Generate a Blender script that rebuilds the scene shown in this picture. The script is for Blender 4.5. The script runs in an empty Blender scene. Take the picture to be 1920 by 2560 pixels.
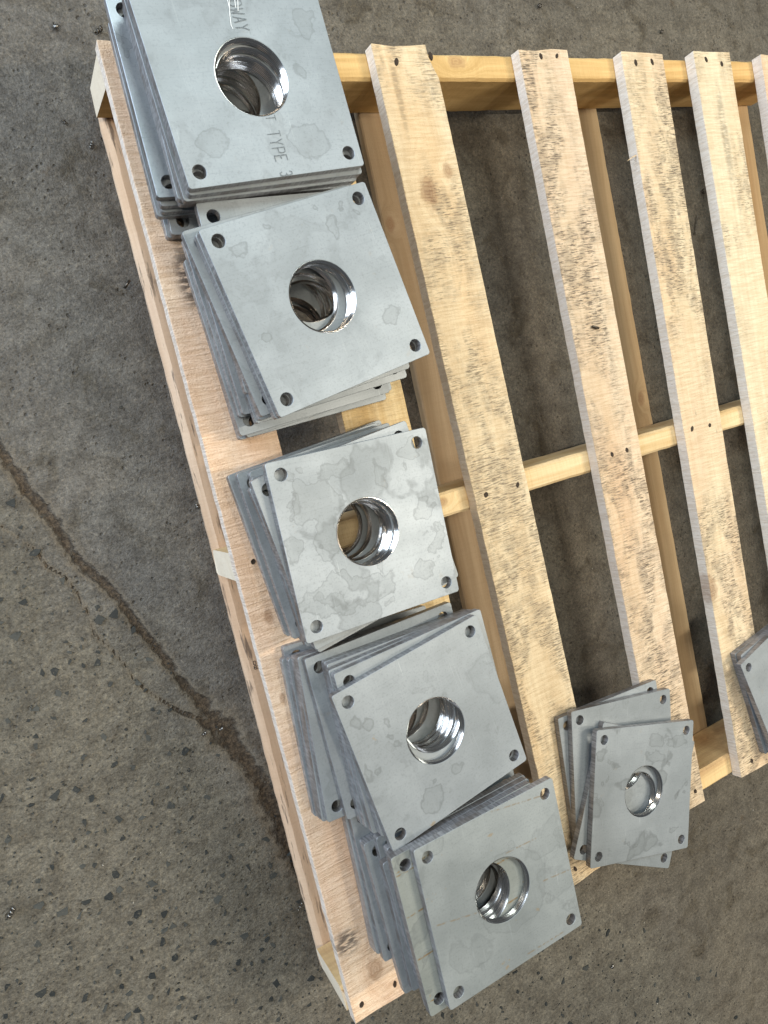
import bpy, bmesh, math, random
import numpy as np
from mathutils import Matrix, Vector

random.seed(7)
RNG = np.random.default_rng(11)
scene = bpy.context.scene
col = scene.collection

# ------------------------------------------------------------------ camera
H = 0.1266                       # height of the pallet deck above the floor
cam_data = bpy.data.cameras.new("camera")
cam = bpy.data.objects.new("camera", cam_data)
col.objects.link(cam)
R = Matrix(((0.8667882486916156, -0.22264591088389193, 0.44621399607901574),
            (-0.2542852981702427, -0.9670617335227041, 0.01142762838615409),
            (0.42897216583898845, -0.12337099303622116, -0.8948533282123183)))
Rb = Matrix(((1, 0, 0), (0, -1, 0), (0, 0, -1))) @ R
M = Rb.transposed().to_4x4()
M.translation = Vector((-0.0567, -0.39203, 0.83379 + H))
cam.matrix_world = M
cam_data.sensor_fit = 'VERTICAL'
cam_data.sensor_height = 36.0
cam_data.lens = 1800.97 / 2560 * 36.0
cam_data.clip_start = 0.01
cam_data.clip_end = 100
scene.camera = cam

# ------------------------------------------------------------------ world and lamps of the workshop
world = bpy.data.worlds.new("World")
scene.world = world
world.use_nodes = True
bg = world.node_tree.nodes["Background"]
bg.inputs[0].default_value = (0.80, 0.90, 1.0, 1)
bg.inputs[1].default_value = 0.10


def area(name, loc, target, sx, sy, power, color):
    l = bpy.data.lights.new(name, 'AREA')
    l.shape = 'RECTANGLE'
    l.size, l.size_y, l.energy, l.color = sx, sy, power, color
    o = bpy.data.objects.new(name, l)
    col.objects.link(o)
    o.location = loc
    d = Vector(target) - Vector(loc)
    o.rotation_euler = d.to_track_quat('-Z', 'Y').to_euler()
    return o


DAY = (0.70, 0.84, 1.0)
WARM = (1.0, 0.93, 0.78)
area("open_door_daylight", (-3.4, 2.2, 1.75), (0.4, -0.4, 0.3), 3.6, 3.2, 330, DAY)
area("roof_skylight", (1.1, 2.1, 4.2), (0.3, -0.2, 0.1), 1.8, 0.9, 75, (0.88, 1.0, 0.98))
area("strip_lamp_right", (3.1, -0.5, 4.0), (0.7, -0.6, 0.1), 0.16, 1.4, 118, WARM)
area("strip_lamp_front_right", (3.3, -1.9, 4.0), (0.6, -0.6, 0.1), 0.16, 1.4, 50, WARM)
area("strip_lamp_front", (0.6, -1.5, 4.2), (0.6, -0.6, 0.1), 0.16, 1.4, 26, WARM)
area("strip_lamp_left", (-1.2, 0.2, 4.0), (0.6, -0.6, 0.1), 0.16, 1.4, 62, WARM)

scene.view_settings.view_transform = 'Standard'
scene.view_settings.look = 'None'
scene.view_settings.exposure = 0.0
scene.view_settings.gamma = 1.0


# ------------------------------------------------------------------ node helpers
class G:
    """tiny helper to write node graphs"""

    def __init__(self, name):
        self.m = bpy.data.materials.new(name)
        self.m.use_nodes = True
        self.t = self.m.node_tree
        self.b = self.t.nodes["Principled BSDF"]

    def n(self, typ, **kw):
        nd = self.t.nodes.new(typ)
        for k, v in kw.items():
            setattr(nd, k, v)
        return nd

    def set(self, nd, i, v):
        s = nd.inputs[i]
        if isinstance(v, bpy.types.NodeSocket):
            self.t.links.new(v, s)
        else:
            if hasattr(s.default_value, '__len__') and len(s.default_value) == 4 and len(v) == 3:
                v = (*v, 1)
            s.default_value = v

    def math(self, op, a, b=0.0, c=None, clamp=False):
        nd = self.n('ShaderNodeMath', operation=op, use_clamp=clamp)
        self.set(nd, 0, a)
        self.set(nd, 1, b)
        if c is not None:
            self.set(nd, 2, c)
        return nd.outputs[0]

    def vmath(self, op, a, b):
        nd = self.n('ShaderNodeVectorMath', operation=op)
        self.set(nd, 0, a)
        self.set(nd, 1, b)
        return nd.outputs[0]

    def mix(self, f, a, b, blend='MIX'):
        nd = self.n('ShaderNodeMix', data_type='RGBA', blend_type=blend)
        self.set(nd, 0, f)
        self.set(nd, 6, a)
        self.set(nd, 7, b)
        return nd.outputs[2]

    def noise(self, vec, scale, detail=3, rough=0.55, dist=0.0):
        nd = self.n('ShaderNodeTexNoise')
        self.set(nd, 'Vector', vec)
        self.set(nd, 'Scale', scale)
        self.set(nd, 'Detail', detail)
        self.set(nd, 'Roughness', rough)
        self.set(nd, 'Distortion', dist)
        return nd.outputs[0]

    def step(self, v, lo, hi, a=0.0, b=1.0):
        nd = self.n('ShaderNodeMapRange', interpolation_type='SMOOTHSTEP')
        self.set(nd, 0, v)
        self.set(nd, 1, lo)
        self.set(nd, 2, hi)
        self.set(nd, 3, a)
        self.set(nd, 4, b)
        return nd.outputs[0]

    def scaled(self, vec, s):
        return self.vmath('MULTIPLY', vec, s)

    def objvec(self, seed=True):
        tc = self.n('ShaderNodeTexCoord')
        v = tc.outputs['Object']
        if not seed:
            return v
        oi = self.n('ShaderNodeObjectInfo')
        r = self.math('MULTIPLY', oi.outputs['Random'], 37.0)
        cx = self.n('ShaderNodeCombineXYZ')
        self.set(cx, 0, r)
        self.set(cx, 1, self.math('MULTIPLY', r, 1.7))
        self.set(cx, 2, self.math('MULTIPLY', r, 0.3))
        return self.vmath('ADD', v, cx.outputs[0])

    def bump(self, h, strength, dist, normal=None):
        nd = self.n('ShaderNodeBump')
        self.set(nd, 'Strength', strength)
        self.set(nd, 'Distance', dist)
        self.set(nd, 'Height', h)
        if normal is not None:
            self.set(nd, 'Normal', normal)
        return nd.outputs[0]

    def attr(self, name, typ='GEOMETRY'):
        nd = self.n('ShaderNodeAttribute', attribute_type=typ, attribute_name=name)
        return nd.outputs['Fac']

    def out(self, color, rough, metal=0.0, normal=None, spec=0.5):
        self.set(self.b, 'Base Color', color)
        self.set(self.b, 'Roughness', rough)
        self.set(self.b, 'Metallic', metal)
        self.set(self.b, 'Specular IOR Level', spec)
        if normal is not None:
            self.set(self.b, 'Normal', normal)
        return self.m


def link(name, mesh, parent=None, mats=()):
    o = bpy.data.objects.new(name, mesh)
    col.objects.link(o)
    for m in mats:
        mesh.materials.append(m)
    if parent is not None:
        o.parent = parent
    return o


def tag(o, label=None, cat=None, group=None, kind=None):
    if label:
        o["label"] = label
    if cat:
        o["category"] = cat
    if group:
        o["group"] = group
    if kind:
        o["kind"] = kind
    return o


def bm_mesh(name, bm):
    me = bpy.data.meshes.new(name)
    bm.to_mesh(me)
    bm.free()
    return me


# ------------------------------------------------------------------ the concrete floor
CRACK = [(-0.075, -0.29), (-0.0656, -0.3232), (-0.0524, -0.3725), (-0.0304, -0.4254), (-0.02, -0.474), (-0.0031, -0.4998),
         (0.0162, -0.5373), (0.0302, -0.5794), (0.0492, -0.6242), (0.0587, -0.6581), (0.071, -0.6824),
         (0.0847, -0.7133), (0.0973, -0.7501), (0.1108, -0.785), (0.1247, -0.8206), (0.1321, -0.8599), (0.150, -0.95), (0.17, -1.05)]
CRACKW = [0.0071, 0.0071, 0.0075, 0.0081, 0.0071, 0.0065, 0.0060, 0.0060, 0.0065, 0.0054, 0.0065, 0.0130, 0.0190, 0.0130, 0.0110, 0.0170, 0.0180, 0.0120]
CRACK2 = [(-0.12, -0.395), (-0.0889, -0.4119), (-0.0758, -0.4278), (-0.058, -0.4528), (-0.0539, -0.4716), (-0.0379, -0.4891),
          (-0.0309, -0.5067), (-0.0273, -0.5285), (-0.0223, -0.5458), (-0.022, -0.5721), (-0.0087, -0.5953),
          (0.0003, -0.6173), (0.0065, -0.6412), (0.0187, -0.6622), (0.0341, -0.682), (0.0498, -0.7022),
          (0.0714, -0.7222), (0.0872, -0.7459)]
CRACK2W = [0.0009, 0.0016, 0.0014, 0.0019, 0.0028, 0.0024, 0.0021, 0.0019, 0.0015, 0.0024, 0.0021, 0.0014, 0.0017, 0.0024, 0.0028, 0.0033, 0.0043, 0.0047]


def vnoise(x, y, s, seed):
    rg = np.random.default_rng(seed)
    T = rg.random((64, 64))
    u, v = x * s, y * s
    iu, iv = np.floor(u).astype(int), np.floor(v).astype(int)
    fu, fv = u - iu, v - iv
    fu, fv = fu * fu * (3 - 2 * fu), fv * fv * (3 - 2 * fv)
    a = T[iu % 64, iv % 64]
    b = T[(iu + 1) % 64, iv % 64]
    c = T[iu % 64, (iv + 1) % 64]
    d = T[(iu + 1) % 64, (iv + 1) % 64]
    return (a * (1 - fu) + b * fu) * (1 - fv) + (c * (1 - fu) + d * fu) * fv


def polydist(X, Y, pts, ws):
    """distance to a polyline divided by its local half width"""
    best = np.full(X.shape, 99.0)
    for (p, q, wp, wq) in zip(pts[:-1], pts[1:], ws[:-1], ws[1:]):
        dx, dy = q[0] - p[0], q[1] - p[1]
        t = np.clip(((X - p[0]) * dx + (Y - p[1]) * dy) / (dx * dx + dy * dy), 0, 1)
        d = np.hypot(X - p[0] - t * dx, Y - p[1] - t * dy) / (wp + t * (wq - wp))
        best = np.minimum(best, d)
    return best


def worn_field(X, Y):
    """1 where the cement skin is worn away and the stones show, left of the crack and along the front"""
    xc = np.interp(-Y, [.29, .3725, .4998, .6242, .7501, .86, 1.05, 1.25, 1.45, 1.8], [-.075, -.0524, -.0031, .0492, .0973, .132, .25, .62, .80, .95])
    n = vnoise(X, Y, 14, 5) * .07 + vnoise(X, Y, 37, 6) * .03 - .05
    return np.clip((xc - X + n) / .09 + .2, 0, 1)


def make_floor():
    fx = np.arange(-0.36, 1.62, 0.0042)
    fy = np.arange(-1.90, 0.36, 0.0042)
    xs = np.concatenate([np.linspace(-7, -0.40, 9), fx, np.linspace(1.66, 8, 9)])
    ys = np.concatenate([np.linspace(-8, -1.94, 9), fy, np.linspace(0.40, 7, 9)])
    X, Y = np.meshgrid(xs, ys, indexing='ij')
    wob = (vnoise(X, Y, 130, 1) - .5) * 1.0 + (vnoise(X, Y, 60, 2) - .5) * .8
    d1 = polydist(X, Y, CRACK, CRACKW) + wob * .5
    d2 = polydist(X, Y, CRACK2, CRACK2W) + wob * .5
    c = np.clip(np.minimum(d1, d2 + .05), 0, 4)
    worn = worn_field(X, Y)
    z = (vnoise(X, Y, 9, 3) - .5) * .0012 + (vnoise(X, Y, 55, 4) - .5) * .0006
    z += (vnoise(X, Y, 150, 8) - .5) * .0010 * (0.35 + .65 * worn)
    z -= np.clip(1.25 - d1, 0, 1) * .0050 + np.clip(1.2 - d2, 0, 1) * .0028
    z -= np.clip(worn, 0, 1) * .0008
    z += 0.0004 * np.exp(-((d1 - 1.6) / .4) ** 2)
    nx, ny = X.shape
    co = np.stack([X, Y, z], -1).reshape(-1, 3).astype(np.float32)
    idx = np.arange(nx * ny).reshape(nx, ny)
    f = np.stack([idx[:-1, :-1], idx[1:, :-1], idx[1:, 1:], idx[:-1, 1:]], -1).reshape(-1, 4)
    me = bpy.data.meshes.new("floor")
    me.vertices.add(len(co))
    me.vertices.foreach_set("co", co.ravel())
    me.loops.add(f.size)
    me.loops.foreach_set("vertex_index", f.ravel().astype(np.int32))
    me.polygons.add(len(f))
    me.polygons.foreach_set("loop_start", np.arange(0, f.size, 4, dtype=np.int32))
    me.update(calc_edges=True)
    me.polygons.foreach_set("use_smooth", np.ones(len(f), dtype=bool))
    brown_shade = np.clip((X - .15 + (vnoise(X, Y, 5, 9) - .5) * .5) / .6, 0, 1)  # dim brown light of the pallet gaps painted into the floor, growing toward +X
    for nm, arr in (("crack", c), ("worn", worn), ("brown_shade", brown_shade)):
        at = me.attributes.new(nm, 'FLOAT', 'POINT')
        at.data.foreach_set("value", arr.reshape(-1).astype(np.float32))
    me.update()
    g = G("concrete")
    v = g.objvec(False)
    worn_s = g.attr("worn")
    n1 = g.noise(v, 5.0, 5, .6)
    n2 = g.noise(v, 38, 5, .65)
    n3 = g.noise(v, 190, 4, .75)
    n4 = g.noise(v, 16, 4, .6, .8)
    n5 = g.noise(v, 430, 3, .7)
    cd = g.math('ADD', g.attr("crack"), g.math('MULTIPLY', g.math('SUBTRACT', g.noise(v, 75, 6, .68), .5), 2.3))
    crack_s = g.step(cd, .35, 1.0, 1, 0)
    halo = g.step(cd, .8, 2.9, 1, 0)
    lip = g.math('MULTIPLY', g.step(cd, .85, 1.05), g.step(cd, 1.15, 1.7, 1, 0))
    sm = g.mix(g.step(n1, .35, .68), (.126, .117, .107), (.174, .160, .142))
    sm = g.mix(g.step(n4, .52, .70), sm, (.098, .086, .070))
    wn = g.mix(g.step(n1, .3, .7), (.112, .101, .082), (.156, .140, .113))
    sm = g.mix(g.math('MULTIPLY', g.attr('brown_shade'), .85), sm, g.scaled(sm, (.86, .80, .68)))
    c0 = g.mix(worn_s, sm, wn)
    c0 = g.mix(g.step(n2, .38, .66, 0, .75), c0, g.scaled(c0, (.60, .58, .56)))
    c0 = g.mix(g.step(n3, .52, .62, 0, .62), c0, g.scaled(c0, (1.65, 1.60, 1.50)))
    c0 = g.mix(g.step(n3, .36, .47, .62, 0), c0, g.scaled(c0, (.40, .40, .40)))
    # small dark pits
    vo = g.n('ShaderNodeTexVoronoi')
    g.set(vo, 'Vector', v)
    g.set(vo, 'Scale', 110.0)
    g.set(vo, 'Randomness', 1.0)
    pit = g.math('MULTIPLY', g.step(vo.outputs['Distance'], .10, .26, 1, 0), g.step(g.noise(v, 23, 2), .48, .60))
    c0 = g.mix(g.math('MULTIPLY', pit, .5), c0, (.022, .020, .017))
    rust = g.step(g.noise(v, 21, 4, .6), .66, .76, 0, .45)
    c0 = g.mix(rust, c0, (.095, .058, .028))
    dirt = g.mix(g.step(n3, .4, .65), (.032, .022, .014), (.110, .078, .050))
    c0 = g.mix(g.math('MULTIPLY', lip, .45), c0, (.21, .185, .15))
    c0 = g.mix(g.step(n5, .35, .50, .55, 0), c0, g.scaled(c0, (.42, .42, .42)))
    c0 = g.mix(g.step(n5, .56, .68, 0, .5), c0, g.scaled(c0, (1.6, 1.55, 1.5)))
    c0 = g.mix(g.math('MULTIPLY', halo, .45), c0, g.scaled(c0, (.72, .62, .50)))
    c0 = g.mix(g.math('MULTIPLY', crack_s, .9), c0, dirt)
    h = g.math('ADD', g.math('MULTIPLY', n3, .55), g.math('MULTIPLY', n2, 1.2))
    h = g.math('ADD', g.math('SUBTRACT', h, g.math('MULTIPLY', pit, .5)), g.math('MULTIPLY', n5, .3))
    h = g.math('SUBTRACT', h, g.math('MULTIPLY', crack_s, .55))
    g.out(c0, g.step(n1, .3, .7, .62, .85), 0, g.bump(h, 1.0, .0034), .35)
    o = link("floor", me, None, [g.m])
    tag(o, kind="structure")


make_floor()


def make_aggregate():
    """the dark stones ground flush in the worn concrete"""
    g = G("aggregate_stone")
    v = g.n('ShaderNodeTexCoord').outputs['Object']
    at = g.attr("tone")
    c = g.mix(at, (.014, .017, .018), (.056, .058, .054))
    c = g.mix(g.step(g.noise(v, 260, 3, .6), .58, .72, 0, .6), c, (.12, .11, .085))
    g.out(c, .6, 0, g.bump(g.noise(v, 500, 3), .4, .0008), .4)
    bm = bmesh.new()
    tl = bm.verts.layers.float.new("tone")
    rg = np.random.default_rng(21)
    placed = 0
    used = []
    while placed < 4200:
        x, y = rg.uniform(-.36, 1.0), rg.uniform(-1.85, -.28)
        w = float(worn_field(np.array([x]), np.array([y]))[0])
        if rg.random() > w * (1.0 if x < .35 else .55) + .010:
            continue
        r = .0013 + .0062 * rg.random() ** 2.3
        if placed > 2300:
            r = rg.uniform(.0007, .0017)
        if r > .0017 and any((x - a) ** 2 + (y - b) ** 2 < (r + c_) ** 2 for a, b, c_ in used):
            continue
        if r > .0017:
            used.append((x, y, r))
        k = rg.integers(5, 9)
        a0 = rg.uniform(0, 6.28)
        el = rg.uniform(.45, 1.0)
        ang = np.sort(rg.uniform(0, 2 * math.pi, k) * .35 + np.arange(k) * 2 * math.pi / k)
        tone = float(rg.random() ** 1.5)
        zt = .0008 + rg.uniform(0, .0006) - .0008 * w
        top, low = [], []
        ca, sa = math.cos(a0), math.sin(a0)
        for t in ang:
            rr = r * rg.uniform(.7, 1.15)
            px, py = rr * math.cos(t), rr * math.sin(t) * el
            q = (x + ca * px - sa * py, y + sa * px + ca * py)
            p2 = (x + (q[0] - x) * 1.12, y + (q[1] - y) * 1.12)
            a_ = bm.verts.new((q[0], q[1], zt + rg.uniform(-.0002, .0002)))
            b_ = bm.verts.new((p2[0], p2[1], -.003))
            a_[tl] = b_[tl] = tone
            top.append(a_)
            low.append(b_)
        bm.faces.new(top)
        for i in range(k):
            j = (i + 1) % k
            bm.faces.new((low[i], low[j], top[j], top[i]))
        placed += 1
    o = link("floor_aggregate", bm_mesh("floor_aggregate", bm), None, [g.m])
    tag(o, "dark stones showing flush in the worn concrete floor left of the pallet", "gravel", None, "stuff")
    # pale chips and swarf crumbs lying about
    g2 = G("pale_chip")
    at = g2.attr("tone")
    g2.out(g2.mix(at, (.22, .19, .15), (.48, .45, .40)), .5, 0)
    bm = bmesh.new()
    tl = bm.verts.layers.float.new("tone")
    for i in range(120):
        x, y = rg.uniform(-.3, 1.55), rg.uniform(-1.8, .3)
        r = rg.uniform(.0004, .0010)
        m = Matrix.Translation((x, y, .0012 + r * .3)) @ Matrix.Rotation(rg.uniform(0, 6), 4, 'Z') @ Matrix.Diagonal((r * rg.uniform(1, 2.2), r, r * .5, 1))
        res = bmesh.ops.create_icosphere(bm, subdivisions=1, radius=1, matrix=m)
        t = float(rg.random())
        for vv in res['verts']:
            vv[tl] = t
    o = link("floor_crumbs", bm_mesh("floor_crumbs", bm), None, [g2.m])
    tag(o, "tiny pale crumbs scattered over the dirty concrete floor", "crumbs", None, "stuff")


make_aggregate()


# ------------------------------------------------------------------ wood
def wood_mat(name, light, dark, saw=1.0, dirt=0.0, knots=(), pink=0.0, fur=1.0, stains=(), wane=0.0, dirt_scale=1.0, pale_side=None, end=None):
    """knots: (x, y, radius) in the board's own coordinates; stains: (x, y, rx, ry, strength)"""
    g = G(name)
    tc = g.n('ShaderNodeTexCoord')
    v0 = tc.outputs['Object']
    v = g.objvec(True)
    geo = g.n('ShaderNodeSeparateXYZ')
    nrm = g.n('ShaderNodeNewGeometry')
    g.set(geo, 0, nrm.outputs['Normal'])
    up = g.step(geo.outputs[2], .5, .8)
    # slow bending of the grain
    warp = g.noise(g.scaled(v, (5, 1.3, 5)), 1.0, 2)
    sep = g.n('ShaderNodeSeparateXYZ')
    g.set(sep, 0, v)
    gx = g.math('ADD', sep.outputs[0], g.math('MULTIPLY', warp, .05))
    kmask = None
    for (kx, ky, kr) in knots:
        d = g.n('ShaderNodeVectorMath', operation='DISTANCE')
        sc = g.scaled(v0, (1, .62, 0))
        g.set(d, 0, sc)
        g.set(d, 1, (kx, ky * .62, 0))
        f = g.math('ADD', g.math('DIVIDE', d.outputs['Value'], kr), g.math('MULTIPLY', g.math('SUBTRACT', g.noise(v, 90, 3), .5), 1.1))
        gx = g.math('ADD', gx, g.math('MULTIPLY', g.step(f, .3, 3.2, 1, 0), .03))
        k = g.step(f, .55, 1.25, 1, 0)
        k2 = g.math('MULTIPLY', k, g.step(g.math('SINE', g.math('MULTIPLY', f, 17.0)), -1, 1, .75, 1))
        kmask = k2 if kmask is None else g.math('MAXIMUM', kmask, k2)
    cx = g.n('ShaderNodeCombineXYZ')
    g.set(cx, 0, gx)
    g.set(cx, 1, g.math('MULTIPLY', sep.outputs[1], .035))
    g.set(cx, 2, g.math('MULTIPLY', sep.outputs[2], .6))
    grain = g.noise(cx.outputs[0], 170, 4, .6)
    grain_b = g.noise(cx.outputs[0], 34, 3, .5)
    tone = g.noise(g.scaled(v, (9, 2.2, 9)), 1.0, 3)
    c = g.mix(g.step(g.math('ADD', g.math('MULTIPLY', grain, .45), g.math('MULTIPLY', grain_b, .55)), .34, .66), dark, light)
    c = g.mix(g.step(tone, .45, .75, 0, .5), c, g.scaled(c, (1.03, .88, .72)))
    if pink:
        c = g.mix(g.step(g.noise(g.scaled(v, (14, 5, 14)), 1.0, 3), .38, .65, 0, pink), c, (.66, .40, .28))
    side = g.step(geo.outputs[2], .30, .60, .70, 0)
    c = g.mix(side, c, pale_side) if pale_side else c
    if end:
        ex = g.n('ShaderNodeMath', operation='ABSOLUTE')
        g.set(ex, 0, geo.outputs[0])
        c = g.mix(g.step(ex.outputs[0], .6, .85, 0, .85), c, end)
    # saw marks across the board
    sv = g.scaled(v, (26, 330, 40))
    saw1 = g.noise(sv, 1.0, 3, .6, .5)
    fuzz = g.noise(v, 520, 3, .65)
    if saw:
        c = g.mix(g.step(saw1, .36, .60, .38 * saw, 0), c, g.scaled(c, (.66, .57, .46)))
        c = g.mix(g.step(fuzz, .30, .46, .30 * fur, 0), c, g.scaled(c, (.62, .54, .45)))
    for (sx_, sy_, rx, ry, st) in stains:
        d = g.n('ShaderNodeVectorMath', operation='LENGTH')
        q = g.vmath('SUBTRACT', v0, (sx_, sy_, 0))
        g.set(d, 0, g.scaled(q, (1 / rx, 1 / ry, 0)))
        msk = g.math('MULTIPLY', g.step(d.outputs['Value'], .35, 1.1, 1, 0), g.step(g.noise(g.scaled(v, (60, 260, 60)), 1.0, 3), .36, .54))
        c = g.mix(g.math('MULTIPLY', msk, st), c, (.045, .038, .036))
    if dirt:
        patch = g.noise(g.scaled(v, (26, 11, 26)), dirt_scale, 3, .55, .4)
        zone = g.step(g.noise(g.scaled(v, (7, 4.2, 7)), 1.0, 2, .5), .36, .54)
        ramp = g.math('MULTIPLY', g.step(patch, .37, .53), zone)
        dash = g.noise(g.scaled(v, (70, 520, 70)), 1.0, 4, .7, .15)
        fine = g.noise(v, 330, 2, .7)
        smear = g.math('MULTIPLY', ramp, g.step(g.noise(g.scaled(v, (60, 45, 60)), 1.0, 3), .40, .62))
        c = g.mix(g.math('MULTIPLY', g.math('MULTIPLY', smear, up), min(.55, .38 * dirt)), c, (.27, .215, .155))
        m = g.math('MULTIPLY', ramp, g.step(dash, .47, .62))
        m = g.math('MAXIMUM', m, g.math('MULTIPLY', ramp, g.math('MULTIPLY', g.step(fine, .60, .72), .2)))
        m = g.math('MULTIPLY', g.math('MULTIPLY', m, up), .74 * dirt, clamp=True)
        c = g.mix(m, c, (.115, .088, .064))
        blot = g.step(g.noise(g.scaled(v, (55, 28, 55)), 1.0, 4, .6), .64, .74)
        c = g.mix(g.math('MULTIPLY', g.math('MULTIPLY', g.math('MULTIPLY', blot, up), g.step(dash, .36, .56)), .40 * min(1.2, dirt)), c, (.15, .125, .105))
    if wane:
        w = g.math('MULTIPLY', g.step(g.noise(g.scaled(v, (150, 16, 150)), 1.0, 4, .6), .56, .66), wane)
        c = g.mix(w, c, (.060, .045, .040))
    if kmask is not None:
        c = g.mix(g.math('MULTIPLY', kmask, .58), c, (.27, .135, .065))
    h = g.math('ADD', g.math('MULTIPLY', saw1, .9 * saw), g.math('ADD', g.math('MULTIPLY', grain, .25), g.math('MULTIPLY', fuzz, .55 * fur)))
    return g.out(c, .78, 0, g.bump(h, .85, .0022), .25)


def board_mesh(name, width, length, thick, cham=.0007, rough=.0006, step=.014, seed=0, chip=None, axis='Y', endr=.001, cham_left=None):
    """a sawn board: length along -Y from 0 (or along +X), width centred, top at z = 0"""
    rg = np.random.default_rng(seed)
    n = max(6, int(length / step))
    bm = bmesh.new()
    w, t = width / 2, thick
    rows = []
    drift = 0
    cl = cham_left or cham
    for i in range(n + 1):
        y = -length * i / n
        jl, jr, jz = rg.normal() * rough, rg.normal() * rough, rg.normal() * rough * .25
        right = w + jr
        if chip and -y < chip[0]:
            right -= chip[1] * (1 if -y < chip[0] * .55 else .55)
        left = -w + jl
        prof = [(left + cl, jz), (0.33 * left, jz), (0.33 * right, jz), (right - cham, jz), (right, -cham), (right, -t + cham), (right - cham, -t),
                (left + cham, -t), (left, -t + cham), (left, -cl)]
        row = []
        for (px, pz) in prof:
            yy = y + (rg.normal() * endr if i in (0, n) else 0)
            p = (px, yy, pz) if axis == 'Y' else (-yy, px, pz)
            row.append(bm.verts.new(p))
        rows.append(row)
    k = len(rows[0])
    for a, b in zip(rows[:-1], rows[1:]):
        for i in range(k):
            j = (i + 1) % k
            bm.faces.new((a[i], a[j], b[j], b[i]))
    bm.faces.new(rows[0][::-1])
    bm.faces.new(rows[-1])
    bmesh.ops.recalc_face_normals(bm, faces=bm.faces)
    bmesh.ops.triangulate(bm, faces=[f for f in bm.faces if len(f.verts) > 4])
    return bm_mesh(name, bm)


PX, PY = 0.62, -0.53
pallet = bpy.data.objects.new("pallet", None)
col.objects.link(pallet)
pallet.location = (PX, PY, 0)
tag(pallet, "pale pine pallet with wide gaps carrying the steel plates", "pallet")

nail_g = G("nail_steel")
nail_g.out((.040, .026, .017), .7, .3)


def nail_mesh():
    bm = bmesh.new()
    prof = [(0.0, .0001), (.0016, .0001), (.0024, .0004), (.0034, .0005), (.0040, -.0015)]
    rows = []
    for r, z in prof[1:]:
        rows.append([bm.verts.new((r * math.cos(a * math.pi / 6) * (1 + .12 * math.sin(a * 2.3)), 1.35 * r * math.sin(a * math.pi / 6), z)) for a in range(12)])
    c = bm.verts.new((0, 0, prof[0][1]))
    for i in range(12):
        j = (i + 1) % 12
        bm.faces.new((c, rows[0][i], rows[0][j]))
        for a, b in zip(rows[:-1], rows[1:]):
            bm.faces.new((a[i], b[i], b[j], a[j]))
    bmesh.ops.recalc_face_normals(bm, faces=bm.faces)
    return bm_mesh("nail", bm)


NAIL = nail_mesh()
NAIL.materials.append(nail_g.m)

PALE = ((.80, .655, .45), (.69, .535, .345))
DECK_T = .018
# name of look, x at back, x at front, width, nails (world x, y), material options, label
DECK = [
    dict(x0=.1812, x1=.1862, w=.090, y0=.070, y1=-1.1316, nails=[(.204, -1.1119), (.1545, -1.1116), (.1606, -.5199)],
         mat=dict(light=(.88, .70, .535), dark=(.78, .585, .43), pink=.3, fur=1.5, saw=1.25, knots=[(-.003, -1.149, .012), (-.022, -.66, .006), (-.030, -.76, .004)],
                  stains=[(-.012, -.255, .018, .05, .85), (-.030, -1.093, .022, .022, .8)]),
         label="pinkish rough-sawn deck board under the left row of plates"),
    dict(x0=.3620, x1=.3640, w=.0935, y0=.072, y1=-1.1310, nails=[(.385, .055), (.340, .057)],
         mat=dict(light=(.80, .62, .36), dark=(.62, .43, .20), dirt=.25), label="deck board mostly hidden under the plate stacks"),
    dict(x0=.5195, x1=.5395, w=.0930, y0=.0745, y1=-1.1310, nails=[(.5052, .0526), (.5605, .0609), (.5023, -.5241), (.5583, -.5235), (.520, -1.1076)],
         mat=dict(light=PALE[0], dark=PALE[1], dirt=1.0, knots=[(-.010, -.186, .014), (.028, -.161, .007)], stains=[(-.022, -.06, .006, .07, .35)]),
         chip=(.030, .010), label="deck board with a knot and a broken back corner"),
    dict(x0=.7568, x1=.7580, w=.0915, y0=.0732, y1=-1.1270, nails=[(.7496, .0635), (.780, .0645), (.7429, -.5208), (.7744, -.5209), (.7857, -1.1024)],
         mat=dict(light=(.77, .62, .45), dark=(.67, .515, .355), pink=.15, dirt=1.25), label="wide deck board covered in dark scuff prints"),
    dict(x0=.9560, x1=.9420, w=.0905, y0=.0718, y1=-1.1300, nails=[(.9382, .0571), (.9745, .0587), (.9231, -.5184), (.9654, -.5211), (.9283, -1.1099)],
         mat=dict(light=(.79, .65, .45), dark=(.69, .54, .355), dirt=1.2, pink=.2, dirt_scale=1.2, knots=[(-.042, -.86, .016)]), label="deck board with brown scuffs and a splinter on its edge"),
    dict(x0=1.1190, x1=1.1170, w=.0895, y0=.0765, y1=-1.1290, nails=[(1.1017, .0642), (1.1387, .0577)],
         mat=dict(light=(.80, .685, .49), dark=(.71, .575, .39), dirt=.9, stains=[(.0, -.13, .012, .10, .4)]), label="clean pale deck board near the right photo edge"),
    dict(x0=1.2910, x1=1.2900, w=.0925, y0=.0742, y1=-1.1290, nails=[(1.275, .06)],
         mat=dict(light=(.79, .65, .46), dark=(.68, .52, .35), pink=.5, dirt=.4), label="deck board cut off by the right photo edge"),
]
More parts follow.
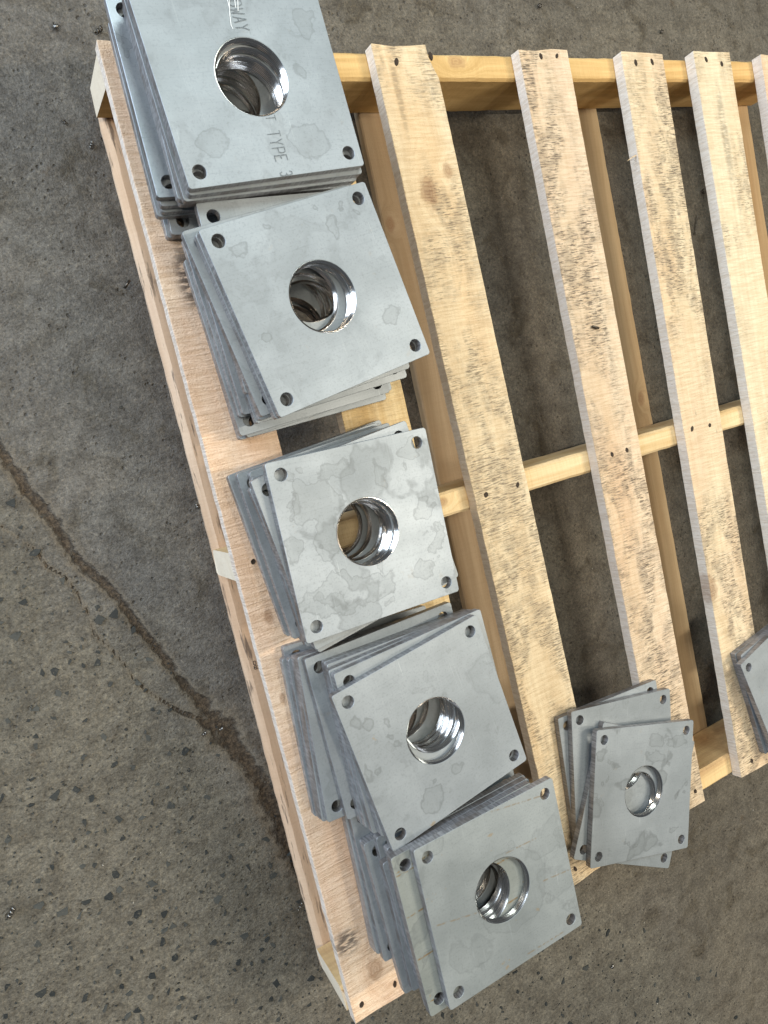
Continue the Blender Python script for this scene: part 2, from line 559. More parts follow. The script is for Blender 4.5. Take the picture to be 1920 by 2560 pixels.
for i, d in enumerate(DECK):
    length = d['y0'] - d['y1']
    me = board_mesh("deck_board", d['w'], length, DECK_T, seed=40 + i, chip=d.get('chip'), rough=.00022, endr=.0011)
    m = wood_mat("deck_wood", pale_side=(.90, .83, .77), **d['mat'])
    o = link("deck_board", me, pallet, [m])
    ang = math.atan2(d['x1'] - d['x0'], length)
    o.location = (d['x0'] - PX, d['y0'] - PY, H)
    o.rotation_euler = (0, 0, ang)
    o["label"] = d['label']
    for (nx_, ny_) in d['nails']:
        nl = link("nail", NAIL, o)
        w = Matrix.Rotation(-ang, 2) @ Vector((nx_ - d['x0'], ny_ - d['y0']))
        nl.location = (w.x, w.y, .0004)
        nl.rotation_euler = (0, 0, random.uniform(-.6, .6))
        nl.scale = (random.uniform(.62, .95), random.uniform(.7, 1.1), 1)
    if i == 4:
        # the splinter that stands off the left side
        bm = bmesh.new()
        pts = [(0, 0, 0, .0012), (-.012, -.004, .001, .0010), (-.024, -.009, .003, .0004)]
        rows = []
        for (x, y, z, r) in pts:
            rows.append([bm.verts.new((x, y + r * math.cos(a), z + r * math.sin(a))) for a in (0.4, 2.5, 4.6)])
        for a, b in zip(rows[:-1], rows[1:]):
            for q in range(3):
                bm.faces.new((a[q], a[(q + 1) % 3], b[(q + 1) % 3], b[q]))
        sp = link("splinter", bm_mesh("splinter", bm), o, [m])
        sp.location = (-.045, -.152, -.004)

STR_H = .0926
# three stringers on edge
for i, (ya, yb, label, kw) in enumerate([
    (.0394, .0741, "back stringer", dict(light=(.74, .51, .235), dark=(.53, .335, .13), saw=.35, fur=.5, knots=[(.04, 0, .0)][:0])),
    (-.5405, -.5065, "middle stringer", dict(light=(.80, .635, .39), dark=(.60, .42, .21), saw=.4, fur=.5, knots=[(.004, -.30, .007)])),
    (-1.1267, -1.0899, "front stringer", dict(light=(.76, .55, .28), dark=(.52, .33, .165), saw=.4, fur=.5)),
]):
    # built along X: the grain follows the stringer
    w = yb - ya
    x0, x1 = .140, 1.36
    me = board_mesh("stringer", w, x1 - x0, STR_H, cham=.0035, rough=.00025, seed=70 + i, endr=.0018)
    kw['knots'] = [[(.008, -.475, .010), (-.004, -.62, .005)], [(.004, -.30, .007)], [(.002, -.80, .008)]][i]
    m = wood_mat("stringer_wood", end=(.80, .70, .57), **kw)
    o = link("stringer", me, pallet, [m])
    o.rotation_euler = (0, 0, math.pi / 2)
    o.location = (x0 - PX, (ya + yb) / 2 - PY, H - DECK_T - .0004)
    o["label"] = label

# boards nailed under the stringers
LOW_T = .0156
LOWZ = H - DECK_T - STR_H - .0008
for i, (xa, xb, kw, cl) in enumerate([
    (.1420, .2400, dict(light=(.72, .54, .39), dark=(.57, .40, .27), saw=.2, fur=.4, wane=.7, pink=.1), .008),
    (.4990, .5930, dict(light=(.50, .375, .245), dark=(.385, .275, .165), saw=.2, fur=.4, knots=[(-.035, -.19, .007), (.01, -.58, .008)]), None),
    (.8660, .9600, dict(light=(.60, .46, .285), dark=(.46, .33, .19), saw=.15, fur=.3, knots=[(.028, -.53, .008), (-.02, -.34, .008)]), None),
    (1.262, 1.356, dict(light=(.66, .47, .27), dark=(.50, .33, .17), saw=.2, fur=.3), None),
]):
    me = board_mesh("bottom_board", xb - xa, 1.2, LOW_T, cham=.002, rough=.0003, seed=90 + i, cham_left=cl)
    o = link("bottom_board", me, pallet, [wood_mat("bottom_wood", **kw)])
    o.location = ((xa + xb) / 2 - PX, .0735 - PY, LOWZ)
    if i == 0:
        o["label"] = "bottom board with dark bark streaks along the left side"

# ink stamp on the left bottom board
ink_g = G("black_ink")
ink_g.out((.05, .04, .035), .8)


def strokes_mesh(name, strokes, width, depth=.0002):
    """flat print: every stroke is a polyline of (x, y)"""
    bm = bmesh.new()
    for st in strokes:
        for p, q in zip(st[:-1], st[1:]):
            d = Vector((q[0] - p[0], q[1] - p[1]))
            if d.length < 1e-6:
                continue
            d.normalize()
            n = Vector((-d.y, d.x)) * width / 2
            e = d * width * .35
            c = [Vector(p) - e + n, Vector(p) - e - n, Vector(q) + e - n, Vector(q) + e + n]
            bm.faces.new([bm.verts.new((a.x, a.y, 0)) for a in c])
            for f in bm.faces:
                pass
    # tiny height differences keep overlapping strokes off one plane
    for i, f in enumerate(bm.faces):
        for v in f.verts:
            v.co.z = depth + i * .000012
    bmesh.ops.recalc_face_normals(bm, faces=bm.faces)
    return bm_mesh(name, bm)


GLYPH = {
    'T': [[(0, 1), (1, 1)], [(.5, 1), (.5, 0)]],
    'Y': [[(0, 1), (.5, .5), (1, 1)], [(.5, .5), (.5, 0)]],
    'P': [[(0, 0), (0, 1), (.8, 1), (1, .85), (1, .6), (.8, .47), (0, .47)]],
    'E': [[(1, 1), (0, 1), (0, 0), (1, 0)], [(0, .52), (.6, .52)]],
    '3': [[(0, .85), (.2, 1), (.75, 1), (1, .82), (1, .62), (.75, .52), (.4, .52)], [(.75, .52), (1, .38), (1, .15), (.75, 0), (.2, 0), (0, .16)]],
    'D': [[(0, 0), (0, 1), (.7, 1), (1, .75), (1, .25), (.7, 0), (0, 0)]],
    'W': [[(0, 1), (.22, 0), (.5, .62), (.78, 0), (1, 1)]],
    'A': [[(0, 0), (.5, 1), (1, 0)], [(.2, .36), (.8, .36)]],
    '0': [[(.2, 0), (0, .2), (0, .8), (.2, 1), (.8, 1), (1, .8), (1, .2), (.8, 0), (.2, 0)]],
    '1': [[(.2, .8), (.5, 1), (.5, 0)]],
    '2': [[(0, .8), (.25, 1), (.75, 1), (1, .8), (1, .6), (0, 0), (1, 0)]],
    '8': [[(.25, .52), (0, .7), (0, .88), (.25, 1), (.75, 1), (1, .88), (1, .7), (.75, .52), (.25, .52), (0, .35), (0, .12), (.25, 0), (.75, 0), (1, .12), (1, .35), (.75, .52)]],
    '-': [[(.1, .5), (.9, .5)]],
    'B': [[(0, 0), (0, 1), (.75, 1), (1, .85), (1, .65), (.75, .52), (0, .52)], [(.75, .52), (1, .38), (1, .15), (.75, 0), (0, 0)]],
    'O': [[(.2, 0), (0, .2), (0, .8), (.2, 1), (.8, 1), (1, .8), (1, .2), (.8, 0), (.2, 0)]],
}

st_ = []
for row, txt in enumerate(["01-", "8208"]):
    for k, ch in enumerate(txt):
        for s in GLYPH[ch]:
            st_.append([(k * .0048 + a * .0034 + row * .0, -row * .0062 + b * .0048) for a, b in s])
o = link("ink_stamp", strokes_mesh("ink_stamp", st_, .0009), pallet, [ink_g.m])
o.location = (.155 - PX, -.672 - PY, LOWZ + .0003)
o.rotation_euler = (0, 0, -.08)

# ------------------------------------------------------------------ steel plates
S, T = .2, .010


def steel_mat(name, tint=(.285, .306, .322), stain=.55, rust_lines=(), spots=0.0, bias=0.0, rust_k=.5, gloss=0.0, ovals=(), oval_k=.75, warp=.0195):
    g = G(name)
    tc = g.n('ShaderNodeTexCoord')
    v0 = tc.outputs['Object']
    v = g.objvec(True)
    n1 = g.math('ADD', g.noise(v, 13, 4, .5, .35), bias)
    n2 = g.noise(v, 34, 3, .5, .25)
    fine = g.noise(v, 420, 3, .7)
    roll = g.noise(g.scaled(v, (420, 14, 10)), 1.0, 3, .6)
    cloud = g.noise(v, 9, 5, .6)
    c = g.mix(g.step(cloud, .3, .7), g.scaled(_rgb(g, tint), (.82, .83, .83)), _rgb(g, tuple(min(1, t * 1.10) for t in tint)))
    # tide marks of dried coolant: plateaus with a darker rim
    pl = g.step(n1, .60, .615)
    rim = g.math('MULTIPLY', g.step(n1, .585, .604), g.step(n1, .608, .635, 1, 0))
    pl2 = g.step(n2, .66, .67)
    rim2 = g.math('MULTIPLY', g.step(n2, .645, .66), g.step(n2, .664, .685, 1, 0))
    c = g.mix(g.math('MULTIPLY', pl, .34 * stain), c, (.150, .165, .167))
    c = g.mix(g.math('MULTIPLY', rim, .30 * stain), c, (.085, .092, .094))
    c = g.mix(g.math('MULTIPLY', pl2, .22 * stain), c, (.155, .168, .168))
    c = g.mix(g.math('MULTIPLY', rim2, .32 * stain), c, (.085, .09, .092))
    c = g.mix(g.step(fine, .36, .48, .22, 0), c, (.13, .138, .14))
    brush = g.noise(g.scaled(v, (16, 700, 10)), 1.0, 3, .65)
    c = g.mix(g.step(brush, .30, .48, .25, 0), c, g.scaled(c, (.70, .71, .72)))
    scr = g.noise(g.scaled(v, (900, 22, 10)), 1.0, 2, .5, .6)
    c = g.mix(g.math('MULTIPLY', g.step(scr, .70, .74), g.step(cloud, .5, .65)), c, (.46, .49, .51))
    c = g.mix(g.step(roll, .60, .75, 0, .20), c, (.42, .45, .47))
    sp = g.math('MULTIPLY', g.step(g.noise(v, 55, 3, .6), .67, .74), .10 + spots)
    c = g.mix(g.step(g.noise(v, 7, 4, .55, .6), .50, .66, 0, .38), c, g.scaled(c, (.74, .75, .75)))
    c = g.mix(sp, c, (.30, .20, .085))
    nn = g.noise(v0, 160, 3, .7)
    if ovals:
        wx = g.n('ShaderNodeTexNoise')
        g.set(wx, 'Vector', v0)
        g.set(wx, 'Scale', 70.0 if warp < .02 else 42.0)
        g.set(wx, 'Detail', 4.0)
        vw = g.vmath('ADD', v0, g.scaled(g.vmath('SUBTRACT', wx.outputs['Color'], (.5, .5, .5)), (warp, warp, 0)))
        fld = None
        for (u_, v_, ru, rv) in ovals:
            d = g.n('ShaderNodeVectorMath', operation='LENGTH')
            g.set(d, 0, g.scaled(g.vmath('SUBTRACT', vw, (u_, v_, 0)), (1 / ru, 1 / rv, 0)))
            # signed distance to the rim in metres
            q = g.math('MULTIPLY', g.math('SUBTRACT', d.outputs['Value'], 1.0), min(ru, rv))
            fld = q if fld is None else g.math('MINIMUM', fld, q)
        fill = g.step(fld, -.0007, .0002, 1, 0)
        edge = g.math('MULTIPLY', g.step(fld, -.0024, -.0002), g.step(fld, 0, .0011, 1, 0))
        soft = g.step(g.noise(v0, 28, 3), .3, .7, .35, 1)
        c = g.mix(g.math('MULTIPLY', g.math('MULTIPLY', fill, soft), .36 * oval_k), c, (.150, .165, .165))
        c = g.mix(g.math('MULTIPLY', edge, .38 * oval_k), c, (.085, .092, .094))
    for (p, q) in rust_lines:
        dx, dy = q[0] - p[0], q[1] - p[1]
        L = math.hypot(dx, dy)
        nx_, ny_ = -dy / L, dx / L
        off = g.n('ShaderNodeVectorMath', operation='DOT_PRODUCT')
        g.set(off, 0, g.vmath('SUBTRACT', v0, (p[0], p[1], 0)))
        g.set(off, 1, (nx_, ny_, 0))
        al = g.n('ShaderNodeVectorMath', operation='DOT_PRODUCT')
        g.set(al, 0, g.vmath('SUBTRACT', v0, (p[0], p[1], 0)))
        g.set(al, 1, (dx / L, dy / L, 0))
        a = g.math('ABSOLUTE', off.outputs['Value'])
        line = g.math('MULTIPLY', g.step(a, .0004, .0015, 1, 0), g.math('MULTIPLY', g.step(al.outputs['Value'], 0, .004), g.step(al.outputs['Value'], L - .004, L, 1, 0)))
        line = g.math('MULTIPLY', line, g.step(nn, .42, .54))
        c = g.mix(g.math('MULTIPLY', line, rust_k), c, (.215, .135, .050))
    rough = g.math('ADD', g.step(n1, .4, .7, .40 - gloss, .48 - gloss), g.math('MULTIPLY', fine, .08))
    h = g.math('ADD', g.math('MULTIPLY', fine, .35), g.math('MULTIPLY', roll, .5))
    return g.out(c, rough, .30 + gloss, g.bump(h, .12, .0006), .5)


def _rgb(g, c):
    nd = g.n('ShaderNodeRGB')
    nd.outputs[0].default_value = (*c, 1)
    return nd.outputs[0]


def edge_mat():
    """laser-cut edge: brownish grey with fine upright striations"""
    g = G("steel_cut_edge")
    v = g.objvec(True)
    st = g.noise(g.scaled(v, (420, 420, 18)), 1.0, 3, .6)
    cl = g.noise(v, 25, 3)
    c = g.mix(g.step(st, .35, .65), (.205, .200, .206), (.400, .392, .402))
    oi = g.n('ShaderNodeObjectInfo')
    c = g.mix(g.math('MULTIPLY', oi.outputs['Random'], .30), c, (.085, .072, .062))
    c = g.mix(g.step(cl, .45, .65, 0, .6), c, (.135, .105, .085))
    return g.out(c, .38, .40, g.bump(st, .35, .0006), .5)


def bore_mat():
    g = G("machined_steel")
    v = g.objvec(True)
    st = g.noise(g.scaled(v, (30, 30, 2600)), 1.0, 2)
    c = g.mix(g.step(st, .3, .7), (.58, .535, .49), (.80, .78, .76))
    return g.out(c, g.math('ADD', g.math("MULTIPLY", st, .08), .13), 1.0, None, .5)


STEEL = steel_mat("mill_steel", stain=.4)
STEEL_BLOTCHY = steel_mat("mill_steel_blotchy", tint=(.335, .358, .378), stain=.8, bias=.05,
                          ovals=[(-.052, .050, .030, .026), (-.049, .012, .016, .030), (-.090, .005, .010, .014), (-.060, -.058, .034, .024), (-.012, -.062, .034, .017),
                                 (.074, .009, .017, .010), (.086, -.027, .013, .014), (-.022, .079, .022, .008), (.030, .063, .008, .017), (.070, .081, .022, .012), (.061, .056, .004, .006), (.060, -.060, .012, .016)], warp=.052)
STEEL_CLEAN = steel_mat("mill_steel_clean", tint=(.298, .326, .350), stain=.3,
                        ovals=[(-.0687, .0713, .011, .0070), (.0437, .0647, .007, .012), (-.0295, .0836, .0028, .0032), (.0618, .0821, .0030, .0034), (.0785, .0717, .004, .0038),
                               (-.0774, -.0192, .0055, .0052), (.031, .09, .0028, .0025), (.070, -.043, .012, .009)])
STEEL_LETTERED = steel_mat("mill_steel_lettered", tint=(.298, .326, .350), stain=.35,
                           ovals=[(.0536, .0045, .006, .008), (.0431, -.0676, .022, .020), (.0749, .0482, .012, .016), (-.0618, -.0588, .014, .017)], oval_k=.6, warp=.035)
STEEL_SPOT = steel_mat("mill_steel_spotted", stain=.45, spots=.45,
                       ovals=[(-.0843, .059, .005, .006), (-.073, .052, .008, .007), (-.0524, .0406, .003, .005), (-.0494, .0128, .004, .005), (-.0554, .0238, .004, .003),
                              (-.0335, -.0711, .016, .015), (-.0335, -.0711, .008, .007), (-.0935, 0, .004, .008), (-.0835, -.004, .003, .003), (-.024, -.051, .003, .002), (.008, -.055, .008, .006)], oval_k=.8)
STEEL_CRAZED = steel_mat("mill_steel_crazed", stain=1.0, bias=.02, ovals=[(.025, .077, .018, .008), (.066, .070, .020, .013), (.020, .052, .022, .009)], oval_k=.7, warp=.04)
STEEL_RUST_TOP = steel_mat("mill_steel_rust_top", tint=(.290, .310, .312), stain=.45, spots=.4,
                           rust_lines=[((.005, .098), (.085, .084)), ((.0125, .0409), (.0618, .0382)), ((-.0945, .0048), (-.0366, -.0090)),
                                       ((.0541, -.0171), (.0991, -.0232)), ((.0116, -.0924), (.0753, -.0941))],
                           ovals=[(-.075, .093, .014, .012), (.012, -.006, .052, .050)], oval_k=.45, warp=.03)
STEEL_RUST_UNDER = steel_mat("mill_steel_rust_under", tint=(.29, .305, .285), stain=.8, spots=.3, rust_k=.9,
                             rust_lines=[((-.0999, .0815), (.04, .0812)), ((-.0999, .0775), (.04, .0772)), ((-.0999, .0263), (.09, .0268)), ((-.0999, -.0271), (.09, -.0266)), ((-.0999, -.0814), (0, -.0850))])
STEEL_GLOSS = steel_mat("mill_steel_glossy", tint=(.30, .33, .36), stain=1.0, gloss=.12)
EDGE = edge_mat()
BORE = bore_mat()

R_BIG, R_SMALL, INSET, RC = .0388, .0071, .0152, .0036


def make_plate_mesh():
    cu = bpy.data.curves.new("plate", 'CURVE')
    cu.dimensions = '2D'
    cu.fill_mode = 'BOTH'
    bev = .0004
    cu.extrude = (T - .0002) / 2 - bev
    cu.bevel_depth = bev
    cu.bevel_resolution = 0
    cu.offset = -bev

    def ring(pts):
        s = cu.splines.new('POLY')
        s.points.add(len(pts) - 1)
        for p, q in zip(s.points, pts):
            p.co = (q[0], q[1], 0, 1)
        s.use_cyclic_u = True
    a = S / 2
    out = []
    for (sx, sy, t0) in ((1, 1, 0), (-1, 1, 90), (-1, -1, 180), (1, -1, 270)):
        for k in range(7):
            t = math.radians(t0 + 15 * k)
            out.append((sx * (a - RC) + RC * math.cos(t), sy * (a - RC) + RC * math.sin(t)))
    ring(out)
    b = a - INSET
    for sx in (-1, 1):
        for sy in (-1, 1):
            ring([(sx * b + R_SMALL * math.cos(-2 * math.pi * k / 28), sy * b + R_SMALL * math.sin(-2 * math.pi * k / 28)) for k in range(28)])
    ring([(R_BIG * math.cos(-2 * math.pi * k / 96), R_BIG * math.sin(-2 * math.pi * k / 96)) for k in range(96)])
    o = bpy.data.objects.new("tmp_plate", cu)
    col.objects.link(o)
    dg = bpy.context.evaluated_depsgraph_get()
    me = bpy.data.meshes.new_from_object(o.evaluated_get(dg))
    bpy.data.objects.remove(o)
    me.name = "steel_plate"
    bm = bmesh.new()
    bm.from_mesh(me)
    bmesh.ops.remove_doubles(bm, verts=bm.verts, dist=1e-6)
    zmax = max(v.co.z for v in bm.verts)
    for v in bm.verts:
        v.co.z -= zmax
    bmesh.ops.recalc_face_normals(bm, faces=bm.faces)
    for f in bm.faces:
        f.smooth = True
    bm.to_mesh(me)
    bm.free()
    me.set_sharp_from_angle(angle=math.radians(28))
    me.materials.clear()
    me.materials.append(STEEL)
    me.materials.append(EDGE)
    nz = np.empty(len(me.polygons) * 3, dtype=np.float32)
    me.polygons.foreach_get("normal", nz)
    me.polygons.foreach_set("material_index", (np.abs(nz[2::3]) < .5).astype(np.int32))
    me.update()
    return me


def make_bore_mesh():
    """chamfer and V-threads turned into the big hole"""
    prof = [(R_BIG - .00002, -.00030), (R_BIG - .0003, -.00028), (.0374, -.0016)]
    z = -.0016
    pitch = .00240
    for k in range(3):
        prof += [(.0365, z - pitch * .36), (.0365, z - pitch * .60), (.0374, z - pitch * .80), (.0374, z - pitch)]
        z -= pitch
    prof += [(.0374, -.0090), (R_BIG - .00002, -.0096)]
    n = 96
    bm = bmesh.new()
    rows = []
    for (r, z) in prof:
        rows.append([bm.verts.new((r * math.cos(2 * math.pi * k / n), r * math.sin(2 * math.pi * k / n), z)) for k in range(n)])
    for a, b in zip(rows[:-1], rows[1:]):
        for i in range(n):
            j = (i + 1) % n
            f = bm.faces.new((a[j], a[i], b[i], b[j]))
            f.smooth = True
    me = bm_mesh("threaded_bore", bm)
    me.set_sharp_from_angle(angle=math.radians(20))
    me.materials.append(BORE)
    rt = G("shaded_thread_root")
    rt.out((.16, .125, .095), .3, .9)  # groove shade put into the root colour so the threads stand out
    me.materials.append(rt.m)
    for p in me.polygons:
        zc = (-.0016 - p.center.z) % pitch / pitch
        rc = math.hypot(p.center.x, p.center.y)
        if rc > .0371 and -.0088 < p.center.z < -.0022 and zc > .62:
            p.material_index = 1
    return me


PLATE = make_plate_mesh()
BOREM = make_bore_mesh()

STACKS = {
    1: [(.2559, -.0454, -.0145), (.2641, -.0513, -.071), (.2449, -.0275, -.001), (.2466, -.0253, .0125), (.2455, -.0233, .0038), (.2414, -.0177, .0067), (.2577, -.0273, .0327), (.2567, -.0284, .0031), (.2552, -.0297, .0485), (.2575, -.0270, .0560), (.2552, -.0234, .0691)],
    2: [(.2728, -.2724, .0504), (.2738, -.2675, .0992), (.2674, -.2673, .0696), (.2688, -.2473, .0685), (.2718, -.2467, .0572), (.2775, -.2567, .0858), (.2751, -.2513, .1223), (.2752, -.231, .0141), (.2653, -.2442, .1751), (.2758, -.2497, .1827), (.2772, -.2494, .1829)],
    3: [(.2747, -.5012, .1192), (.2669, -.5029, .0936), (.2582, -.5023, .1064), (.2706, -.5107, .1164), (.2615, -.5042, .087), (.2716, -.5069, .0712), (.2693, -.5132, .0719), (.269, -.514, .1569), (.267, -.5096, .1263), (.2703, -.5095, -.012)],
    4: [(.2604, -.7337, -.0625), (.2546, -.7424, -.0411), (.2577, -.7435, -.0597), (.2585, -.7425, -.087), (.2584, -.7407, -.0866), (.2598, -.7366, -.065), (.2727, -.7306, .0187), (.2874, -.7417, -.0143), (.2876, -.7412, -.005), (.2875, -.7419, .0253), (.2912, -.7421, .0479), (.2874, -.7513, .1364)],
    5: [(.2872, -.9488, -.0384), (.2849, -.9431, -.0389), (.281, -.9345, -.0251), (.279, -.9281, -.0219), (.277, -.9226, -.0165), (.2801, -.928, -.0096), (.2875, -.963, .0292), (.2851, -.9599, .0272), (.2954, -.9566, -.0045), (.2984, -.9762, .0618), (.2995, -.9603, .0129), (.2981, -.961, .0173), (.2939, -.9607, .0111), (.3166, -.96, -.0058)],
    6: [(.6292, -.9766, -.072), (.6342, -.9808, -.1945), (.6365, -1.0325, -.5391), (.6431, -1.0216, -.31)],
    7: [(1.0342, -.9902, .1611), (1.0377, -.988, .1857), (1.0276, -.9872, .2705)],
}
WHERE = {
    1: ("the stack topped by the lettered plate", "stack of steel plates at the back left corner"),
    2: ("the stack just in front of the lettered one", "second stack of steel plates in the left row"),
    3: ("the middle stack of the left row", "middle stack of steel plates in the left row"),
    4: ("the fanned stack behind the front corner stack", "fourth stack of steel plates in the left row"),
    5: ("the stack on the front left corner", "front corner stack of steel plates"),
    6: ("the short four-plate stack on the front edge", "short stack of four steel plates"),
    7: ("the stack cut by the right photo edge", "stack of steel plates at the right photo edge"),
}
ORD = {1: "second", 2: "third", 3: "fourth", 4: "fifth", 5: "sixth", 6: "seventh", 7: "eighth", 8: "ninth", 9: "tenth", 10: "eleventh", 11: "twelfth", 12: "thirteenth"}
TOPLABEL = {
    1: "grey steel plate lettered TYPE 3 on the tallest-looking back left stack",
    2: "steel plate with two oval water marks topping the stack in front of the lettered one",
    3: "grey steel plate with large blotchy stains topping the middle left stack",
    4: "grey steel plate with a ring stain topping the fanned stack behind the front corner",
    5: "grey steel plate with faint rust lines topping the front left corner stack",
    6: "grey steel plate with crazed stain lines topping the short four-plate stack",
    7: "grey steel plate topping the stack cut by the right photo edge",
}
SPECIAL = {
    (5, 13): "greenish steel plate with brown rust lines just under the front corner stack's top plate",
    (2, 9): "bluish plate jutting left, third from top in the stack before the lettered one",
    (6, 3): "steel plate turned askew just under the top of the short four-plate stack",
    (1, 6): "glossy steel plate jutting left, sixth from top in the lettered plate's stack",
}
MATS = {(1, 6): STEEL_GLOSS, (1, 11): STEEL_LETTERED, (2, 11): STEEL_CLEAN, (6, 4): STEEL_CRAZED, (3, 10): STEEL_BLOTCHY, (4, 12): STEEL_SPOT, (5, 14): STEEL_RUST_TOP, (5, 13): STEEL_RUST_UNDER}
plates = {}
for k, lst in STACKS.items():
    n = len(lst)
    for i, (x, y, t) in enumerate(lst, 1):
        o = bpy.data.objects.new("steel_plate", PLATE)
        col.objects.link(o)
        o.location = (x, y, H + i * T + .0006)
        o.rotation_euler = (0, 0, t)
        if (k, i) in MATS:
            o.material_slots[0].link = 'OBJECT'
            o.material_slots[0].material = MATS[(k, i)]
        if i == n:
            lab = TOPLABEL[k]
        elif (k, i) in SPECIAL:
            lab = SPECIAL[(k, i)]
        elif i == 1:
            lab = "lowest steel plate in " + WHERE[k][0]
        else:
            lab = "steel plate %s from top in %s" % (ORD[n - i], WHERE[k][0])
        tag(o, lab, "steel plate", WHERE[k][1])
        b = bpy.data.objects.new("threaded_bore", BOREM)
        col.objects.link(b)
        b.parent = o
        plates[(k, i)] = o

# lettering cut into the top plate of the back stack; it reads along -Y, its tops toward +X
etch = G("etched_mark")
ev = etch.objvec(False)
etch.out(etch.mix(etch.step(etch.noise(ev, 900, 2), .4, .6), (.105, .12, .135), (.185, .205, .22)), .5, .3)
upper, lower = [], []
for ch, vc in (("D", .0712), ("W", .0635), ("A", .0556), ("Y", .0480), ("T", -.0412), ("T", -.0570), ("Y", -.0655), ("P", -.0737), ("E", -.0814)):
    hw = .0026
    for q in GLYPH[ch]:
        pts = [(-.0018 + b * .0135, vc + hw - a * 2 * hw) for a, b in q]
        if ch == "T" and vc > -.05 and abs(pts[0][0] - pts[1][0]) > .005:
            pts = [(.0115, vc), (.0015, vc)]
        (upper if vc > 0 else lower).append(pts)
for q in GLYPH['3']:
    pts = [(-.0010 + b * .0132, -.0955 - a * .0040) for a, b in q]
    lower.append([(x, max(y, -.0992)) for x, y in pts])
for strokes in (upper, lower):
    link("lettering", strokes_mesh("lettering", strokes, .0011), plates[(1, 11)], [etch.m])
chalk = G("white_scribe")
chalk.out((.80, .82, .84), .6)
o = link("scribed_line", strokes_mesh("scribed_line", [[(-.0022, .0749), (-.0028, .0666), (-.0048, .0589), (-.0065, .0501), (-.0057, .047)], [(.0055, .0747), (.0041, .067)], [(.0089, .0746), (.0056, .0639)], [(0.0006, .078), (-.0028, .0666)]], .0007, .0006), plates[(1, 11)], [chalk.m])


# ------------------------------------------------------------------ swarf and loose bits
swarf = G("bright_swarf")
swarf.out((.26, .245, .225), .35, 1.0)
dark_swarf = G("dark_swarf")
dark_swarf.out((.10, .085, .07), .35, .9)


def coil_mesh(turns, rad, pitch, wire, taper=0.0, seg=14, ribbon=1.0):
    bm = bmesh.new()
    n = int(turns * seg)
    rows = []
    for i in range(n + 1):
        a = 2 * math.pi * i / seg
        r = rad * (1 - taper * i / n)
        c = Vector((r * math.cos(a), pitch * i / seg - pitch * turns / 2, rad + r * math.sin(a)))
        rd = Vector((math.cos(a), 0, math.sin(a)))
        ax = Vector((0, 1, 0))
        row = []
        for q in range(5):
            b = 2 * math.pi * q / 5
            row.append(bm.verts.new(c + rd * wire * .45 * math.cos(b) + ax * wire * ribbon * math.sin(b)))
        rows.append(row)
    for a, b in zip(rows[:-1], rows[1:]):
        for q in range(5):
            f = bm.faces.new((a[q], a[(q + 1) % 5], b[(q + 1) % 5], b[q]))
            f.smooth = True
    bm.faces.new(rows[0])
    bm.faces.new(rows[-1][::-1])
    bmesh.ops.recalc_face_normals(bm, faces=bm.faces)
    return bm_mesh("metal_shaving", bm)


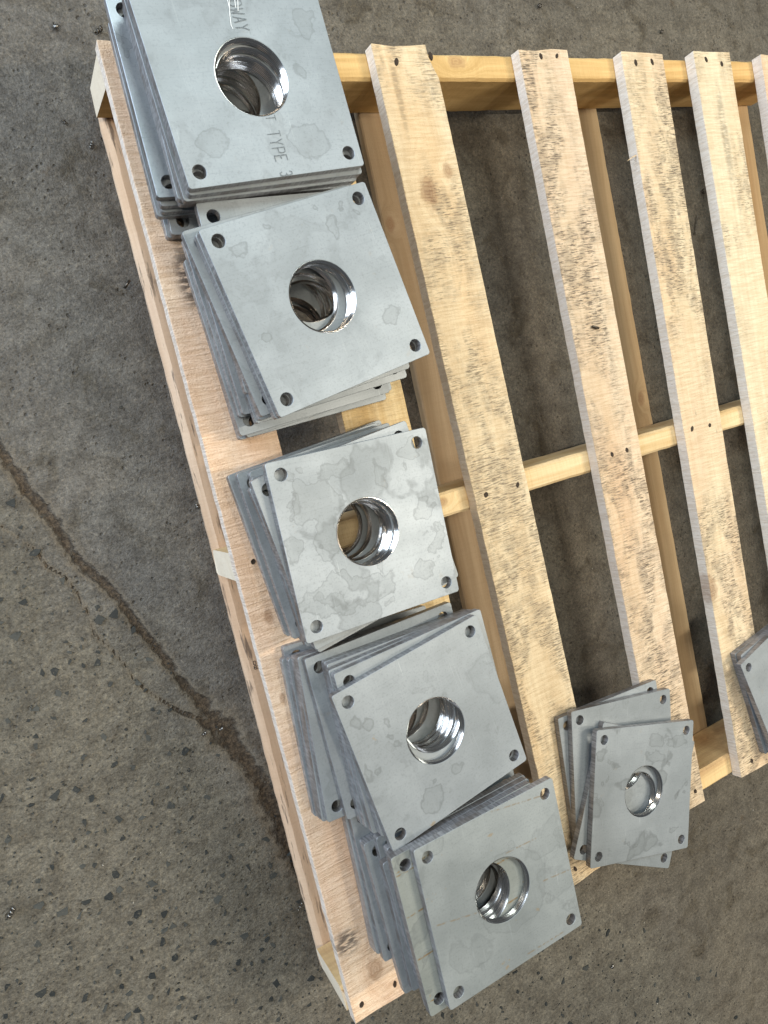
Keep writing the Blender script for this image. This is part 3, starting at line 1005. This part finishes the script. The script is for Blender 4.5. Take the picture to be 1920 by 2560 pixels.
SHAV = [
    # x, y, rot, turns, radius, pitch, wire, taper, ribbon, material, label
    (1.1726, -.1679, 2.75, 13, .0022, .0036, .0007, 0, 1, swarf.m, "long coiled metal shaving on the floor between two deck boards"),
    (1.2050, -.1082, .4, 2.2, .0050, .0050, .0010, .4, 1.6, dark_swarf.m, "dark curled metal shaving beside the pale deck board at right"),
    (1.1646, .1786, 1.2, 1.6, .0040, .0040, .0010, .2, 1.4, dark_swarf.m, "small curl of swarf behind the pallet, right of centre"),
    (.1206, .1532, .9, 1.2, .0040, .0060, .0012, .3, 2.4, swarf.m, "shiny metal flake on the floor near the top left photo corner"),
    (.1700, .1500, 2.2, 2.0, .0035, .0060, .0012, .3, 1.8, dark_swarf.m, "dark swarf curl behind the pallet's back left corner"),
    (.1020, .0430, .5, 1.8, .0026, .0045, .0009, .2, 1.5, dark_swarf.m, "small dark swarf curl left of the lettered plate stack"),
    (.1259, .0144, 2.6, 2.6, .0026, .0040, .0009, .3, 1.5, swarf.m, "bright crumpled swarf close to the pallet's left side"),
    (.1240, -.1560, .9, .55, .0075, .0040, .0014, 0, 1.6, dark_swarf.m, "black arched sliver on the floor left of the second stack"),
    (.1390, -.4461, .3, 1.7, .0032, .0036, .0012, .2, 1.6, swarf.m, "pale chip against the pallet's left bottom board"),
    (.0719, -.7413, 1.9, 1.6, .0026, .0036, .0010, .1, 1.6, swarf.m, "small bright swarf curl in the dirt of the floor crack"),
    (.0951, -.7434, 1.6, .9, .0022, .0060, .0012, .1, 2.6, swarf.m, "flat bright sliver beside the floor crack"),
    (.1362, -1.0310, 2.4, 2.2, .0026, .0062, .0009, .1, 1.4, swarf.m, "thin bright shaving near the pallet's front left"),
    (-.1946, -.8597, 2.4, 3.0, .0032, .0056, .0012, .2, 1.6, swarf.m, "twisted bright shaving at the left photo edge"),
    (.8858, .2106, 1.2, 1.5, .0042, .0040, .0011, .2, 1.5, dark_swarf.m, "dark swarf curl at the top photo edge"),
    (.6405, -1.4239, 2.2, .8, .0030, .0060, .0014, .1, 2.4, swarf.m, "pale flake on the floor in front of the short stack"),
]
for (x, y, rz, tu, ra, pi_, wi, ta, ri, mt, lab) in SHAV:
    me = coil_mesh(tu, ra, pi_, wi, ta, 14, ri)
    o = link("metal_shaving", me, None, [mt])
    o.location = (x, y, .0006)
    o.rotation_euler = (0, 0, rz)
    o.scale = (.8, .8, .8)
    tag(o, lab, "metal shaving", "metal shavings on the floor")

# small steel pin lying on the scuffed board
bm = bmesh.new()
bmesh.ops.create_cone(bm, cap_ends=True, segments=12, radius1=.0020, radius2=.0018, depth=.013, matrix=Matrix.Rotation(math.pi / 2, 4, 'Y'))
bmesh.ops.bevel(bm, geom=[e for e in bm.edges if e.is_boundary or len(e.link_faces) == 2 and e.calc_face_angle(0) > 1], offset=.0004, segments=1, affect='EDGES')
for f in bm.faces:
    f.smooth = len(f.verts) == 4
o = link("steel_pin", bm_mesh("steel_pin", bm), None, [dark_swarf.m])
o.location = (.7551, -.3278, H + .0024)
o.rotation_euler = (0, 0, -.35)
tag(o, "small dark metal pin lying on the scuffed wide deck board", "metal pin")
